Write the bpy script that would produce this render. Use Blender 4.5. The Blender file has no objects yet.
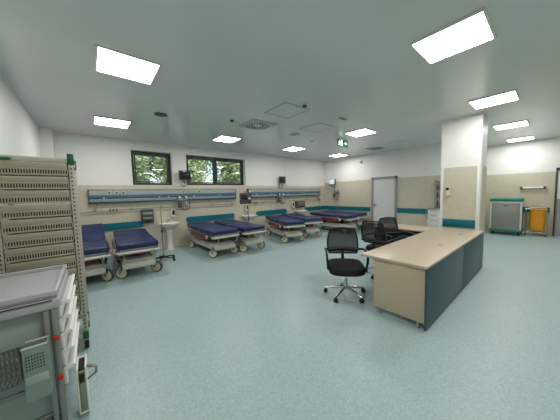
import bpy, bmesh, math, random
from mathutils import Vector, Matrix, Euler
random.seed(7)
S = bpy.context.scene
COL = S.collection
PI = math.pi

# ------------------------------------------------------------------ materials
def srgb(r, g, b):
    def f(c):
        c /= 255.0
        return c / 12.92 if c <= 0.04045 else ((c + 0.055) / 1.055) ** 2.4
    return (f(r), f(g), f(b), 1.0)

MATS = {}
def mat(name, col, rough=0.5, metal=0.0, var=0.06, scale=8.0, bump=0.0, spec=0.5, coat=0.0):
    """painted / plastic / metal surface: a base colour with faint noise wear"""
    if name in MATS: return MATS[name]
    m = bpy.data.materials.new(name); m.use_nodes = True
    nt = m.node_tree; n = nt.nodes; l = nt.links
    b = n['Principled BSDF']
    tc = n.new('ShaderNodeTexCoord'); no = n.new('ShaderNodeTexNoise')
    no.inputs['Scale'].default_value = scale; no.inputs['Detail'].default_value = 4
    l.new(tc.outputs['Object'], no.inputs['Vector'])
    mx = n.new('ShaderNodeMix'); mx.data_type = 'RGBA'
    c = Vector(col[:3])
    mx.inputs['A'].default_value = (*(c * (1 - var)), 1); mx.inputs['B'].default_value = (*(c * (1 + var)), 1)
    l.new(no.outputs['Fac'], mx.inputs['Factor']); l.new(mx.outputs['Result'], b.inputs['Base Color'])
    b.inputs['Roughness'].default_value = rough; b.inputs['Metallic'].default_value = metal
    b.inputs['Specular IOR Level'].default_value = spec
    b.inputs['Coat Weight'].default_value = coat
    if bump:
        bp = n.new('ShaderNodeBump'); bp.inputs['Strength'].default_value = bump; bp.inputs['Distance'].default_value = 0.01
        l.new(no.outputs['Fac'], bp.inputs['Height']); l.new(bp.outputs['Normal'], b.inputs['Normal'])
    MATS[name] = m
    return m

def emis(name, col, strength):
    m = bpy.data.materials.new(name); m.use_nodes = True
    b = m.node_tree.nodes['Principled BSDF']
    b.inputs['Base Color'].default_value = (0.8, 0.8, 0.8, 1)
    b.inputs['Emission Color'].default_value = col; b.inputs['Emission Strength'].default_value = strength
    MATS[name] = m
    return m

def floor_mat():
    m = bpy.data.materials.new('speckled_vinyl'); m.use_nodes = True
    nt = m.node_tree; n = nt.nodes; l = nt.links; b = n['Principled BSDF']
    tc = n.new('ShaderNodeTexCoord')
    v = n.new('ShaderNodeTexVoronoi'); v.inputs['Scale'].default_value = 90
    l.new(tc.outputs['Object'], v.inputs['Vector'])
    r = n.new('ShaderNodeValToRGB'); e = r.color_ramp.elements
    e[0].position = 0.0; e[0].color = srgb(153, 176, 178)
    e[1].position = 1.0; e[1].color = srgb(175, 196, 196)
    e2 = r.color_ramp.elements.new(0.45); e2.color = srgb(163, 185, 186)
    sp = n.new('ShaderNodeSeparateColor'); l.new(v.outputs['Color'], sp.inputs['Color']); l.new(sp.outputs['Red'], r.inputs['Fac'])
    no = n.new('ShaderNodeTexNoise'); no.inputs['Scale'].default_value = 1.1; no.inputs['Detail'].default_value = 5
    l.new(tc.outputs['Object'], no.inputs['Vector'])
    mx = n.new('ShaderNodeMix'); mx.data_type = 'RGBA'; mx.blend_type = 'MULTIPLY'; mx.inputs['Factor'].default_value = 0.10
    l.new(r.outputs['Color'], mx.inputs['A'])
    cr = n.new('ShaderNodeValToRGB'); cr.color_ramp.elements[0].color = (0.7, 0.7, 0.7, 1); l.new(no.outputs['Fac'], cr.inputs['Fac'])
    l.new(cr.outputs['Color'], mx.inputs['B']); l.new(mx.outputs['Result'], b.inputs['Base Color'])
    rr = n.new('ShaderNodeMapRange'); rr.inputs['To Min'].default_value = 0.30; rr.inputs['To Max'].default_value = 0.46
    l.new(no.outputs['Fac'], rr.inputs['Value']); l.new(rr.outputs['Result'], b.inputs['Roughness'])
    b.inputs['Specular IOR Level'].default_value = 0.42
    return m

def cladding_mat():
    """marbled beige vinyl wall sheet"""
    m = bpy.data.materials.new('beige_wall_sheet'); m.use_nodes = True
    nt = m.node_tree; n = nt.nodes; l = nt.links; b = n['Principled BSDF']
    tc = n.new('ShaderNodeTexCoord')
    no = n.new('ShaderNodeTexNoise'); no.inputs['Scale'].default_value = 14; no.inputs['Detail'].default_value = 8; no.inputs['Distortion'].default_value = 1.0
    l.new(tc.outputs['Object'], no.inputs['Vector'])
    r = n.new('ShaderNodeValToRGB'); e = r.color_ramp.elements
    e[0].position = .3; e[0].color = srgb(204, 196, 176); e[1].position = .7; e[1].color = srgb(214, 207, 188)
    l.new(no.outputs['Fac'], r.inputs['Fac']); l.new(r.outputs['Color'], b.inputs['Base Color'])
    b.inputs['Roughness'].default_value = 0.45
    return m

def glass_mat():
    m = bpy.data.materials.new('window_glass'); m.use_nodes = True
    nt = m.node_tree; n = nt.nodes; l = nt.links
    n.remove(n['Principled BSDF']); out = n['Material Output']
    t = n.new('ShaderNodeBsdfTransparent'); t.inputs['Color'].default_value = (0.9, 0.95, 0.93, 1)
    g = n.new('ShaderNodeBsdfGlossy'); g.inputs['Roughness'].default_value = 0.02
    f = n.new('ShaderNodeFresnel'); f.inputs['IOR'].default_value = 1.5
    mx = n.new('ShaderNodeMixShader'); l.new(f.outputs[0], mx.inputs[0]); l.new(t.outputs[0], mx.inputs[1]); l.new(g.outputs[0], mx.inputs[2])
    l.new(mx.outputs[0], out.inputs['Surface'])
    return m

def net_mat(name, col, cover, scale=260):
    """woven net: thread colour with fine see-through holes"""
    m = bpy.data.materials.new(name); m.use_nodes = True
    nt = m.node_tree; n = nt.nodes; l = nt.links; b = n['Principled BSDF']; out = n['Material Output']
    b.inputs['Base Color'].default_value = col; b.inputs['Roughness'].default_value = 0.7
    tc = n.new('ShaderNodeTexCoord'); ck = n.new('ShaderNodeTexNoise'); ck.inputs['Scale'].default_value = scale
    l.new(tc.outputs['Object'], ck.inputs['Vector'])
    mr = n.new('ShaderNodeMapRange'); mr.inputs['To Min'].default_value = cover - .1; mr.inputs['To Max'].default_value = cover + .1
    l.new(ck.outputs['Fac'], mr.inputs['Value'])
    t = n.new('ShaderNodeBsdfTransparent'); mx = n.new('ShaderNodeMixShader')
    l.new(mr.outputs[0], mx.inputs[0]); l.new(t.outputs[0], mx.inputs[1]); l.new(b.outputs[0], mx.inputs[2]); l.new(mx.outputs[0], out.inputs['Surface'])
    return m

M_floor = floor_mat(); M_clad = cladding_mat(); M_glass = glass_mat()
M_white = mat('white_wall_paint', srgb(243, 242, 238), .5, var=.015, scale=2)
M_ceil = mat('satin_ceiling_paint', srgb(214, 222, 218), .23, var=.03, scale=1.3, spec=.6, bump=.04)
M_teal = mat('teal_bumper', srgb(0, 110, 127), .4, var=.05)
M_anth = mat('anthracite_window_frame', srgb(52, 56, 60), .4)
M_sill = mat('white_reveal', srgb(236, 236, 232), .5, var=.01)
M_led = emis('lit_diffuser', (1.0, 0.985, 0.955, 1), 15.0)
M_lframe = mat('white_light_frame', srgb(225, 226, 224), .4)
M_navy = mat('navy_mattress_vinyl', srgb(28, 42, 88), .38, var=.12, scale=5, bump=.05)
M_chrome = mat('chrome', srgb(205, 205, 205), .18, 1.0, var=.02)
M_steel = mat('brushed_steel', srgb(170, 170, 166), .38, 1.0, var=.06, scale=20)
M_gsteel = mat('grey_painted_steel', srgb(150, 150, 145), .45, 0.2)
M_red = mat('dark_red_rail', srgb(120, 28, 36), .45)
M_shell = mat('pale_grey_shell', srgb(196, 194, 184), .45)
M_hub = mat('cream_wheel_hub', srgb(215, 208, 180), .5)
M_black = mat('black_plastic', srgb(22, 22, 23), .45)
M_tyre = mat('grey_tyre', srgb(70, 70, 68), .7)
M_dark = mat('dark_rubber', srgb(35, 36, 38), .7)
M_fabric = mat('black_fabric', srgb(20, 20, 22), .9, var=.2, scale=60, bump=.1)
M_net = net_mat('black_chair_net', srgb(24, 25, 27), .86)
M_desk = mat('sand_laminate', srgb(196, 180, 157), .32, var=.03, scale=30)
M_dteal = mat('dark_teal_laminate', srgb(44, 78, 87), .4, var=.03, scale=15)
M_ceram = mat('white_ceramic', srgb(235, 235, 228), .15, var=.01)
M_door = mat('white_door_laminate', srgb(222, 221, 219), .4, var=.015)
M_dframe = mat('grey_door_frame', srgb(150, 152, 152), .4)
M_rack = mat('warm_grey_tray_plastic', srgb(178, 171, 152), .5, var=.05)
M_post = mat('perforated_post_grey', srgb(188, 186, 172), .45)
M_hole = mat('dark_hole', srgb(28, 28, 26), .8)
M_green = mat('green_cap', srgb(0, 92, 58), .4)
M_cart = mat('light_grey_cart_plastic', srgb(172, 174, 176), .42, var=.03)
M_cartbody = mat('pale_green_cart_body', srgb(160, 176, 170), .45, var=.03)
M_cartdark = mat('cart_post_aluminium', srgb(140, 146, 142), .4, .3)
M_drawer = mat('white_drawer_plastic', srgb(230, 231, 226), .4)
M_clip = mat('red_clip', srgb(190, 48, 42), .45)
M_wire = mat('grey_wire', srgb(120, 122, 118), .35, .8)
M_tub = net_mat('translucent_tub', srgb(150, 170, 162), .72, 12)
M_pan = mat('trunking_grey', srgb(172, 177, 175), .35, .1)
M_blue = mat('trunking_blue', srgb(84, 118, 138), .35)
M_dblue = mat('trunking_dark_blue', srgb(44, 74, 92), .4)
M_pale = mat('trunking_pale_blue', srgb(142, 164, 172), .35)
M_screen = mat('dark_screen', srgb(30, 34, 38), .15, var=.02)
M_lit = emis('lit_screen', (0.62, 0.80, 0.86, 1), 0.22)
M_body = mat('device_grey', srgb(70, 71, 73), .5)
M_lbody = mat('device_light', srgb(208, 208, 200), .45)
M_yellow = mat('yellow_bag', srgb(226, 158, 20), .42, var=.12, scale=9, bump=.3)
M_orange = mat('orange_lid', srgb(226, 150, 82), .5)
M_tcart = mat('trolley_teal', srgb(0, 122, 112), .4)
M_roller = mat('roller_shutter_grey', srgb(150, 152, 146), .4, .5)
M_sign = mat('exit_green', srgb(0, 120, 70), .5, var=.01)
M_signw = emis('sign_white', (0.85, 0.95, 0.9, 1), 0.5)
M_vent = mat('vent_grey', srgb(176, 182, 180), .4)
M_speak = mat('speaker_grey', srgb(112, 116, 113), .7)
M_beige = mat('beige_disc', srgb(190, 180, 160), .6)
M_brown = mat('brown_cap', srgb(120, 70, 50), .5)
M_leafs = [mat('leaf_a', srgb(140, 154, 104), .55, var=.3, scale=3), mat('leaf_b', srgb(166, 178, 132), .55, var=.3, scale=3), mat('leaf_c', srgb(126, 142, 100), .55, var=.3, scale=3)]
M_bark = mat('bark', srgb(84, 68, 52), .9, var=.3, scale=12, bump=.5)
M_grass = mat('grass', srgb(90, 116, 60), .9, var=.3, scale=4)
M_papr = mat('paper_white', srgb(236, 236, 232), .6)

# ------------------------------------------------------------------ mesh builder
class MB:
    def __init__(self): self.bm = bmesh.new()
    def _mark(self, before, m):
        for f in self.bm.faces:
            if f.index == -1 or f not in before: f.material_index = m
    def box(self, c, s, rot=None, bev=0.0, m=0, seg=2):
        bm = self.bm; old = set(bm.faces)
        M = Matrix.Translation(Vector(c)) @ (rot.to_4x4() if rot else Matrix.Identity(4)) @ Matrix.Diagonal((*s, 1))
        r = bmesh.ops.create_cube(bm, size=1.0, matrix=M)
        if bev:
            ed = set(e for v in r['verts'] for e in v.link_edges)
            bmesh.ops.bevel(bm, geom=list(ed), offset=min(bev, min(s) * .49), segments=seg, profile=.5, affect='EDGES', clamp_overlap=True)
        for f in bm.faces:
            if f not in old: f.material_index = m
        return self
    def ring(self, c, u, v, r, seg):
        return [self.bm.verts.new(c + u * (r * math.cos(2 * PI * i / seg)) + v * (r * math.sin(2 * PI * i / seg))) for i in range(seg)]
    def tube(self, pts, r, seg=8, m=0, closed=False, caps=True):
        bm = self.bm; pts = [Vector(p) for p in pts]; n = len(pts)
        rs = r if isinstance(r, (list, tuple)) else [r] * n
        rings = []; pu = None
        for i, p in enumerate(pts):
            if closed: t = pts[(i + 1) % n] - pts[i - 1]
            else: t = pts[min(i + 1, n - 1)] - pts[max(i - 1, 0)]
            t.normalize()
            if pu is None:
                a = Vector((0, 0, 1)) if abs(t.z) < .9 else Vector((1, 0, 0))
                u = t.cross(a).normalized()
            else:
                u = (pu - t * pu.dot(t))
                if u.length < 1e-6: u = t.orthogonal()
                u.normalize()
            pu = u; rings.append(self.ring(p, u, t.cross(u), rs[i], seg))
        k = n if closed else n - 1
        for i in range(k):
            A, B = rings[i], rings[(i + 1) % n]
            for j in range(seg):
                f = bm.faces.new((A[j], A[(j + 1) % seg], B[(j + 1) % seg], B[j])); f.material_index = m
        if caps and not closed:
            f = bm.faces.new(rings[0][::-1]); f.material_index = m
            f = bm.faces.new(rings[-1]); f.material_index = m
        return self
    def cyl(self, a, b, r, seg=12, r2=None, m=0):
        return self.tube([a, b], [r, r if r2 is None else r2], seg, m)
    def lathe(self, prof, seg=20, o=(0, 0, 0), m=0, sx=1.0, sy=1.0):
        bm = self.bm; o = Vector(o); rings = []
        for r, z in prof:
            rings.append([bm.verts.new(o + Vector((sx * r * math.cos(2 * PI * i / seg), sy * r * math.sin(2 * PI * i / seg), z))) for i in range(seg)])
        for A, B in zip(rings, rings[1:]):
            for j in range(seg):
                f = bm.faces.new((A[j], A[(j + 1) % seg], B[(j + 1) % seg], B[j])); f.material_index = m
        if prof[0][0] > 1e-5: f = bm.faces.new(rings[0][::-1]); f.material_index = m
        if prof[-1][0] > 1e-5: f = bm.faces.new(rings[-1]); f.material_index = m
        return self
    def prism(self, poly, axis, a, b, m=0):
        """poly: 2D points in the two axes that follow `axis` cyclically; extruded a..b"""
        bm = self.bm
        def P(q, t):
            v = [0, 0, 0]; v[axis] = t; v[(axis + 1) % 3] = q[0]; v[(axis + 2) % 3] = q[1]; return v
        A = [bm.verts.new(P(q, a)) for q in poly]; B = [bm.verts.new(P(q, b)) for q in poly]; n = len(poly)
        fs = [bm.faces.new(A[::-1]), bm.faces.new(B)]
        for i in range(n): fs.append(bm.faces.new((A[i], A[(i + 1) % n], B[(i + 1) % n], B[i])))
        for f in fs: f.material_index = m
        return self
    def quad(self, a, b, c, d, m=0):
        f = self.bm.faces.new([self.bm.verts.new(p) for p in (a, b, c, d)]); f.material_index = m
        return self
    def build(self, name, mats, parent=None, loc=None, smooth=True, recalc=True):
        if recalc: bmesh.ops.recalc_face_normals(self.bm, faces=self.bm.faces[:])
        me = bpy.data.meshes.new(name); self.bm.to_mesh(me); self.bm.free()
        for m in (mats if isinstance(mats, (list, tuple)) else [mats]): me.materials.append(m)
        if smooth:
            me.polygons.foreach_set('use_smooth', [True] * len(me.polygons))
            me.set_sharp_from_angle(angle=math.radians(38))
        o = bpy.data.objects.new(name, me); COL.objects.link(o)
        if loc: o.location = loc
        if parent: o.parent = parent
        return o

def Rz(a): return Matrix.Rotation(a, 3, 'Z')
def Rx(a): return Matrix.Rotation(a, 3, 'X')
def Ry(a): return Matrix.Rotation(a, 3, 'Y')

def tag(o, label, cat, group=None, kind=None):
    o['label'] = label; o['category'] = cat
    if group: o['group'] = group
    if kind: o['kind'] = kind
    return o
def thing(name, label, cat, loc=(0, 0, 0), rz=0.0, group=None):
    o = bpy.data.objects.new(name, None); o.empty_display_size = .1; COL.objects.link(o)
    o.location = loc; o.rotation_euler = (0, 0, rz)
    return tag(o, label, cat, group)
KIDS = {}
def copy_tree(o, parent=None):
    c = o.copy(); COL.objects.link(c)
    if parent: c.parent = parent
    for ch in [k for k in bpy.data.objects if k.parent == o]: copy_tree(ch, c)
    return c
def dup(o, label, loc, rz=0.0):
    c = copy_tree(o); c.location = loc; c.rotation_euler = (0, 0, rz); c['label'] = label
    return c
def struct(mb, name, mats, label=None, parent=None, smooth=False):
    o = mb.build(name, mats, parent, smooth=smooth)
    if not parent:
        o['kind'] = 'structure'
        if label: o['label'] = label; o['category'] = name.split('_')[0]
    return o

# ------------------------------------------------------------------ the room
XL, XD, XR = -0.767, 9.33, 11.76       # left wall, door wall, far right wall
YB, YF, YJ, ZC = 7.59, -3.2, 2.2, 3.21  # back wall, wall behind camera, jog, ceiling
ZB, ZBB = 2.12, 1.965                   # tops of the beige sheet
m = MB(); m.box(((XL + XR) / 2, (YB + YF) / 2, -.05), (XR - XL + .6, YB - YF + .6, .1))
struct(m, 'floor', M_floor, 'pale blue-green speckled vinyl floor of the ward')
m = MB(); m.box(((XL + XR) / 2, (YB + YF) / 2, ZC + .06), (XR - XL + .6, YB - YF + .6, .12))
struct(m, 'ceiling', M_ceil, 'smooth satin grey-white ceiling with square lights')

def plane_wall(name, label, p0, p1, nrm, zb, th=.2):
    """wall slab from p0 to p1 (2D), thickness outwards along nrm, beige sheet below zb, white above"""
    m = MB(); p0 = Vector(p0); p1 = Vector(p1); n = Vector(nrm)
    c = (p0 + p1) / 2 + n * th / 2; d = p1 - p0
    sx = max(abs(d.x), th if n.x else abs(d.x)); sy = max(abs(d.y), th if n.y else abs(d.y))
    m.box((c.x, c.y, zb / 2), (sx, sy, zb), m=1); m.box((c.x, c.y, (zb + ZC) / 2), (sx, sy, ZC - zb), m=0)
    return struct(m, name, [M_white, M_clad], label)
plane_wall('wall_left', 'white wall on the left behind the rack', (XL, YF), (XL, YB), (-1, 0), 1.965)
plane_wall('wall_right', 'beige and white wall holding the white door', (XD, YJ), (XD, YB), (1, 0), ZB)
plane_wall('wall_alcove', 'wall closing off the recess beyond the column', (XD + .2, YJ), (XR, YJ), (0, 1), ZB)
plane_wall('wall_far', 'far right wall behind the teal-topped trolley', (XR, YF), (XR, YJ + .2), (1, 0), ZB)
plane_wall('wall_front', 'wall behind the viewer', (XL, YF), (XR, YF), (0, -1), ZB)
# back wall with two window openings
W1 = (.94, 2.0); W2 = (2.43, 4.62); WZ = (1.955, 2.95); TH = .26
m = MB()
def seg(x0, x1, z0, z1, mi): m.box(((x0 + x1) / 2, YB + TH / 2, (z0 + z1) / 2), (x1 - x0, TH, z1 - z0), m=mi)
seg(XL - .2, XD + .2, 0, WZ[0], 1); seg(XL - .2, W1[0], WZ[0], WZ[1], 0); seg(W1[1], W2[0], WZ[0], WZ[1], 0)
seg(W2[1], XD + .2, WZ[0], WZ[1], 0); seg(XL - .2, XD + .2, WZ[1], ZC, 0)
struct(m, 'wall_back', [M_white, M_clad], 'long back wall, white above a beige sheet, with the windows')

def window(name, x0, x1, mull, label):
    z0, z1 = WZ; y = YB + .19; fw = .075
    m = MB()
    for z in (z0 + .02, z1 - .0): pass
    m.box(((x0 + x1) / 2, YB + .13, z0 + .006), (x1 - x0, .25, .012))
    o = struct(m, name, M_sill, label)
    f = MB()
    f.box(((x0 + x1) / 2, y, z0 + fw / 2 + .012), (x1 - x0, .07, fw), bev=.006); f.box(((x0 + x1) / 2, y, z1 - fw / 2), (x1 - x0, .07, fw), bev=.006)
    xs = [x0 + fw / 2, x1 - fw / 2] + mull
    for i, x in enumerate(xs): f.box((x, y, (z0 + z1) / 2), (fw if i < 2 else .11, .066, z1 - z0 - .02), bev=.006)
    f.build('window_frame', M_anth, o)
    edges = sorted(xs)
    for a, b in zip(edges, edges[1:]):
        s = MB()                                   # opening sash inside the frame
        a2, b2 = a + fw / 2 + .012, b - fw / 2 - .012; zz0, zz1 = z0 + fw + .022, z1 - fw - .01; w = .03
        for z in (zz0 + w / 2, zz1 - w / 2): s.box(((a2 + b2) / 2, y - .015, z), (b2 - a2, .05, w), bev=.004)
        for x in (a2 + w / 2, b2 - w / 2): s.box((x, y - .015, (zz0 + zz1) / 2), (w, .05, zz1 - zz0), bev=.004)
        so = s.build('sash', M_anth, o)
        g = MB(); g.box(((a2 + b2) / 2, y, (zz0 + zz1) / 2), (b2 - a2 - .02, .008, zz1 - zz0 - .02)); g.build('pane', M_glass, so)
        h = MB(); h.box((b2 - .02, y - .05, (zz0 + zz1) / 2), (.02, .03, .12), bev=.006); h.build('window_handle', M_anth, so)
    return o
window('window_1', W1[0], W1[1], [], 'single dark-framed window high on the back wall, at the left')
window('window_2', W2[0], W2[1], [3.46], 'wide two-pane dark-framed window high on the back wall')

# corner pilaster, cable chute, column
m = MB(); m.box(((XL - .58) / 2, (7.27 + YB) / 2, ZC / 2 + ZBB / 2), (XL * -1 - .58, YB - 7.27, ZC - ZBB), m=0); m.box(((XL - .58) / 2, (7.27 + YB) / 2, ZBB / 2), (XL * -1 - .58, YB - 7.27, ZBB), m=1)
struct(m, 'trim_1', [M_white, M_clad], 'narrow white pilaster in the left back corner')
m = MB(); m.box((6.69, YB - .02, (ZC + 2.0) / 2), (.17, .04, ZC - 2.0), bev=.004)
struct(m, 'trim_2', M_white, 'white vertical cable chute above the second monitor')
CX0, CX1, CY0, CY1 = 6.42, 7.0, 1.0, 1.72
m = MB(); m.box(((CX0 + CX1) / 2, (CY0 + CY1) / 2, ZC / 2), (CX1 - CX0, CY1 - CY0, ZC))
col = struct(m, 'wall_column', M_white, 'square white column with beige panels at the end of the desk')
m = MB(); m.box((CX0 - .006, (CY0 + CY1) / 2, ZB / 2), (.012, .60, ZB - .01)); m.build('beige_panel', M_clad, col)
m = MB(); m.box(((CX0 + CX1) / 2 + .03, CY0 - .006, ZB / 2), (.5, .012, ZB - .01)); m.build('beige_panel', M_clad, col)
m = MB(); m.box((CX0 - .02, (CY0 + CY1) / 2, .842), (.016, .60, .18), bev=.006); m.build('bumper_board', M_teal, col)
for y in (CY0, CY1):
    m = MB(); m.box((CX0 - .004, y + (.05 if y == CY0 else -.05), ZB / 2), (.016, .035, ZB), bev=.003); m.build('corner_guard', M_white, col)

# teal bumper boards on the walls
def board_back(i, x0, x1, label, right_round=True):
    m = MB(); r = .07; z0, z1 = .75, .935
    poly = []
    for cx, cz, a0 in ((x1 - r, z1 - r, 0), (x0 + r, z1 - r, 90), (x0 + r, z0 + r, 180), (x1 - r, z0 + r, 270)):
        for k in range(5):
            a = math.radians(a0 + k * 22.5); poly.append((cz + r * math.sin(a), cx + r * math.cos(a)))
    m.prism(poly, 1, YB - .03, YB - .003)
    struct(m, 'trim_%d' % i, M_teal, label)
board_back(3, -.5, 1.12, 'teal bumper board behind the two beds nearest the rack')
board_back(4, 2.33, 4.07, 'teal bumper board behind the third and fourth beds')
board_back(5, 5.05, 6.68, 'teal bumper board behind the fifth and sixth beds')
m = MB(); m.box(((7.85 + XD) / 2, YB - .016, .842), (XD - 7.85, .026, .185), bev=.005); m.box((XD - .016, (5.07 + YB) / 2, .842), (.026, YB - 5.07, .185), bev=.005)
struct(m, 'trim_6', M_teal, 'teal bumper board wrapping the far corner left of the door')
m = MB(); m.box((XD - .016, (2.86 + 3.93) / 2, .842), (.026, 3.93 - 2.86, .185), bev=.005)
struct(m, 'trim_7', M_teal, 'teal bumper board between the white door and the white cabinet')
m = MB(); m.box((XR - .016, (.05 + 1.35) / 2, .842), (.026, 1.3, .185), bev=.005)
struct(m, 'trim_8', M_teal, 'teal bumper board on the far wall behind the yellow bag')
# pale skirting
for i, (c, s) in enumerate((((XD / 2 - .35, YB - .006, .05), (XD + .7, .012, .1)), ((XD - .006, (YJ + YB) / 2, .05), (.012, YB - YJ, .1)), ((XR - .006, (YJ + YF) / 2 + .4, .05), (.012, 4.4, .1)))):
    m = MB(); m.box(c, s, bev=.003)
    struct(m, 'baseboard_' + ('back', 'right', 'far')[i], M_clad, ('low beige skirting along the back wall', 'low beige skirting along the door wall', 'low beige skirting along the far wall')[i])

# doors
m = MB(); m.box((XD - .012, 4.475, 1.06), (.024, .90, 2.12), bev=.004)
d1 = struct(m, 'door_1', M_door, 'closed white door with grey frame in the beige wall')
m = MB()
for y in (3.985, 4.965): m.box((XD - .03, y, 1.1), (.06, .08, 2.2), bev=.005)
m.box((XD - .03, 4.475, 2.16), (.06, 1.06, .08), bev=.005); m.build('door_frame', M_dframe, d1)
m = MB(); m.box((XD - .03, 4.86, 1.02), (.012, .04, .16), bev=.003); m.tube([(XD - .03, 4.86, 1.05), (XD - .075, 4.86, 1.05), (XD - .08, 4.74, 1.05)], .011, 8); m.build('door_handle', M_chrome, d1)
m = MB(); m.box((XR - .015, -.57, 1.08), (.03, .94, 2.16), bev=.004, m=0)
d2 = struct(m, 'door_2', M_steel, 'steel door with a bright glazed top half at the right edge')
m = MB(); m.box((XR - .034, -.535, 1.67), (.008, .90, .9), bev=.003); m.build('pane', M_papr, d2)
m = MB()
for y in (-.06, -1.07): m.box((XR - .035, y, 1.11), (.07, .035, 2.22), bev=.005)
m.box((XR - .035, -.57, 2.2), (.07, 1.06, .06), bev=.005); m.build('door_frame', M_anth, d2)

# ------------------------------------------------------------------ ceiling fittings
def light(lab, x, y, proto=None):
    if proto: return dup(proto, lab, (x, y, ZC))
    t = thing('ceiling_light', lab, 'light', (x, y, ZC), 0, 'square ceiling lights')
    m = MB(); h = .31
    for s in (-1, 1):
        m.box((s * (h - .011), 0, -.011), (.022, 2 * h, .022), bev=.003); m.box((0, s * (h - .011), -.011), (2 * h - .044, .022, .022), bev=.003)
    m.box((0, 0, -.004), (2 * h - .04, 2 * h - .04, .006)); m.build('frame', M_lframe, t)
    m = MB(); h = .288; m.quad((-h, -h, -.014), (-h, h, -.014), (h, h, -.014), (h, -h, -.014)); m.build('diffuser', M_led, t, smooth=False, recalc=False)
    return t
G0, GS = (.449, .752), 2.628
LT = {(0, 1): 'large lit square ceiling light at the upper left, the nearer of the left pair',
      (0, 2): 'lit square ceiling light at the left by the window wall, farther of the left pair',
      (1, 2): 'lit square ceiling light right above the two-pane window',
      (2, 2): 'lit square ceiling light above the second monitor, left of the exit sign',
      (3, 2): 'small lit square ceiling light in the far corner, just below the exit sign',
      (2, 1): 'lit square ceiling light just right of the exit sign',
      (1, 0): 'largest lit square ceiling light, at the upper right above the desk',
      (2, 0): 'lit square ceiling light directly in front of the column top',
      (3, 0): 'lit square ceiling light right of the column, nearer of the two beyond it',
      (4, 0): 'lit square ceiling light right of the column, farther of the two beyond it',
      (0, 0): 'lit square ceiling light straight above the viewer',
      (1, -1): 'unseen square ceiling light added behind the viewer on the right side for fill', (3, -1): 'unseen square ceiling light added behind the viewer for fill, farthest right'}  # the two behind the camera are unseen, added to light the room
L0 = None
for (i, j), lab in LT.items():
    o = light(lab, G0[0] + i * GS, G0[1] + j * GS, L0)
    if L0 is None: L0 = o

def hatch(lab, x, y, w, d, proto=None):
    t = thing('ceiling_hatch', lab, 'hatch', (x, y, ZC))
    m = MB(); t_ = .012
    for s in (-1, 1):
        m.box((s * w / 2, 0, -.004), (t_, d + t_, .008)); m.box((0, s * d / 2, -.004), (w - t_, t_, .008))
    m.build('hatch_frame', M_vent, t)
    m = MB(); m.box((0, 0, -.003), (w - .03, d - .03, .006)); m.build('hatch_panel', M_ceil, t)
hatch('square ceiling access hatch between the round air vent and the smoke detector', 3.02, 3.36, .60, .62)
hatch('ceiling access hatch beyond the first hatch, left of the dark slot', 4.37, 3.78, .55, .62)
hatch('faint square ceiling hatch above the white door', 8.0, 3.38, .6, .6)

t = thing('air_vent', 'round slotted air diffuser in a square ceiling plate', 'vent', (3.06, 4.42, ZC))
m = MB()
m.box((0, 0, -.006), (.66, .66, .012), bev=.004); m.build('vent_plate', M_vent, t)
m = MB(); m.lathe([(.0, -.018), (.29, -.018), (.305, -.012)], 32); m.build('vent_disc', M_lframe, t)
for ring_r, n in ((.255, 26), (.19, 20), (.125, 14)):
    for k in range(n):
        a = 2 * PI * k / n; s = MB(); s.box((ring_r * math.cos(a), ring_r * math.sin(a), -.019), (.055, .022, .004), rot=Rz(a + .5)); s.build('vent_slot', M_hole, t)
t = thing('ceiling_speaker', 'round dark grey ceiling speaker above the left window', 'speaker', (1.15, 4.93, ZC))
m = MB(); m.lathe([(0, -.016), (.085, -.016), (.10, -.008), (.105, 0)], 28); m.build('grille', M_speak, t)
m = MB(); m.lathe([(.095, -.018), (.112, -.012), (.112, 0)], 28); m.build('rim', M_body, t)
t = thing('ceiling_speaker', 'round beige ceiling speaker beyond the access hatches', 'speaker', (4.34, 4.51, ZC))
m = MB(); m.lathe([(0, -.014), (.12, -.014), (.135, 0)], 28); m.build('grille', M_beige, t)
m = MB(); m.lathe([(.128, -.016), (.145, -.01), (.145, 0)], 28); m.build('rim', M_vent, t)
def detector(lab, x, y, col):
    t = thing('smoke_detector', lab, 'smoke detector', (x, y, ZC))
    m = MB(); m.lathe([(.055, 0), (.055, -.015), (.045, -.02)], 20); m.build('base', M_lframe, t)
    m = MB(); m.lathe([(.04, -.018), (.038, -.045), (.02, -.058), (0, -.06)], 20); m.build('sensor_head', col, t)
detector('small dark smoke detector beside the first access hatch', 3.06, 2.92, M_body)
detector('small dark smoke detector left of the round air vent', 2.40, 4.40, M_body)
t = thing('ceiling_vent', 'small dark rectangular slot vent above the exit sign', 'vent', (4.32, 2.98, ZC))
m = MB(); m.box((0, 0, -.006), (.22, .10, .012), bev=.003); m.build('vent_frame', M_vent, t)
m = MB(); m.box((0, 0, -.012), (.18, .06, .006)); m.build('vent_grille', M_speak, t)
t = thing('ceiling_vent', 'dark oblong ceiling vent above the white door', 'vent', (8.25, 4.3, ZC))
m = MB(); m.box((0, 0, -.006), (.5, .5, .012), bev=.003); m.build('vent_frame', M_vent, t)
m = MB(); m.box((.06, 0, -.014), (.34, .40, .006)); m.build('vent_grille', M_speak, t)
t = thing('ceiling_sensor', 'tiny round sensor on the ceiling left of the exit sign', 'sensor', (5.4, 4.86, ZC))
m = MB(); m.lathe([(0, -.012), (.06, -.012), (.07, 0)], 18); m.build('sensor_cap', M_beige, t)
t = thing('motion_sensor', 'small white motion sensor high on the wall left of the door', 'sensor', (XD, 5.5, 2.93))
m = MB(); m.box((-.034, 0, 0), (.072, .09, .11), bev=.008); m.build('sensor_body', M_lbody, t)
m = MB(); m.box((-.072, 0, -.012), (.006, .06, .05), bev=.003); m.build('lens', M_speak, t)

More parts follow.
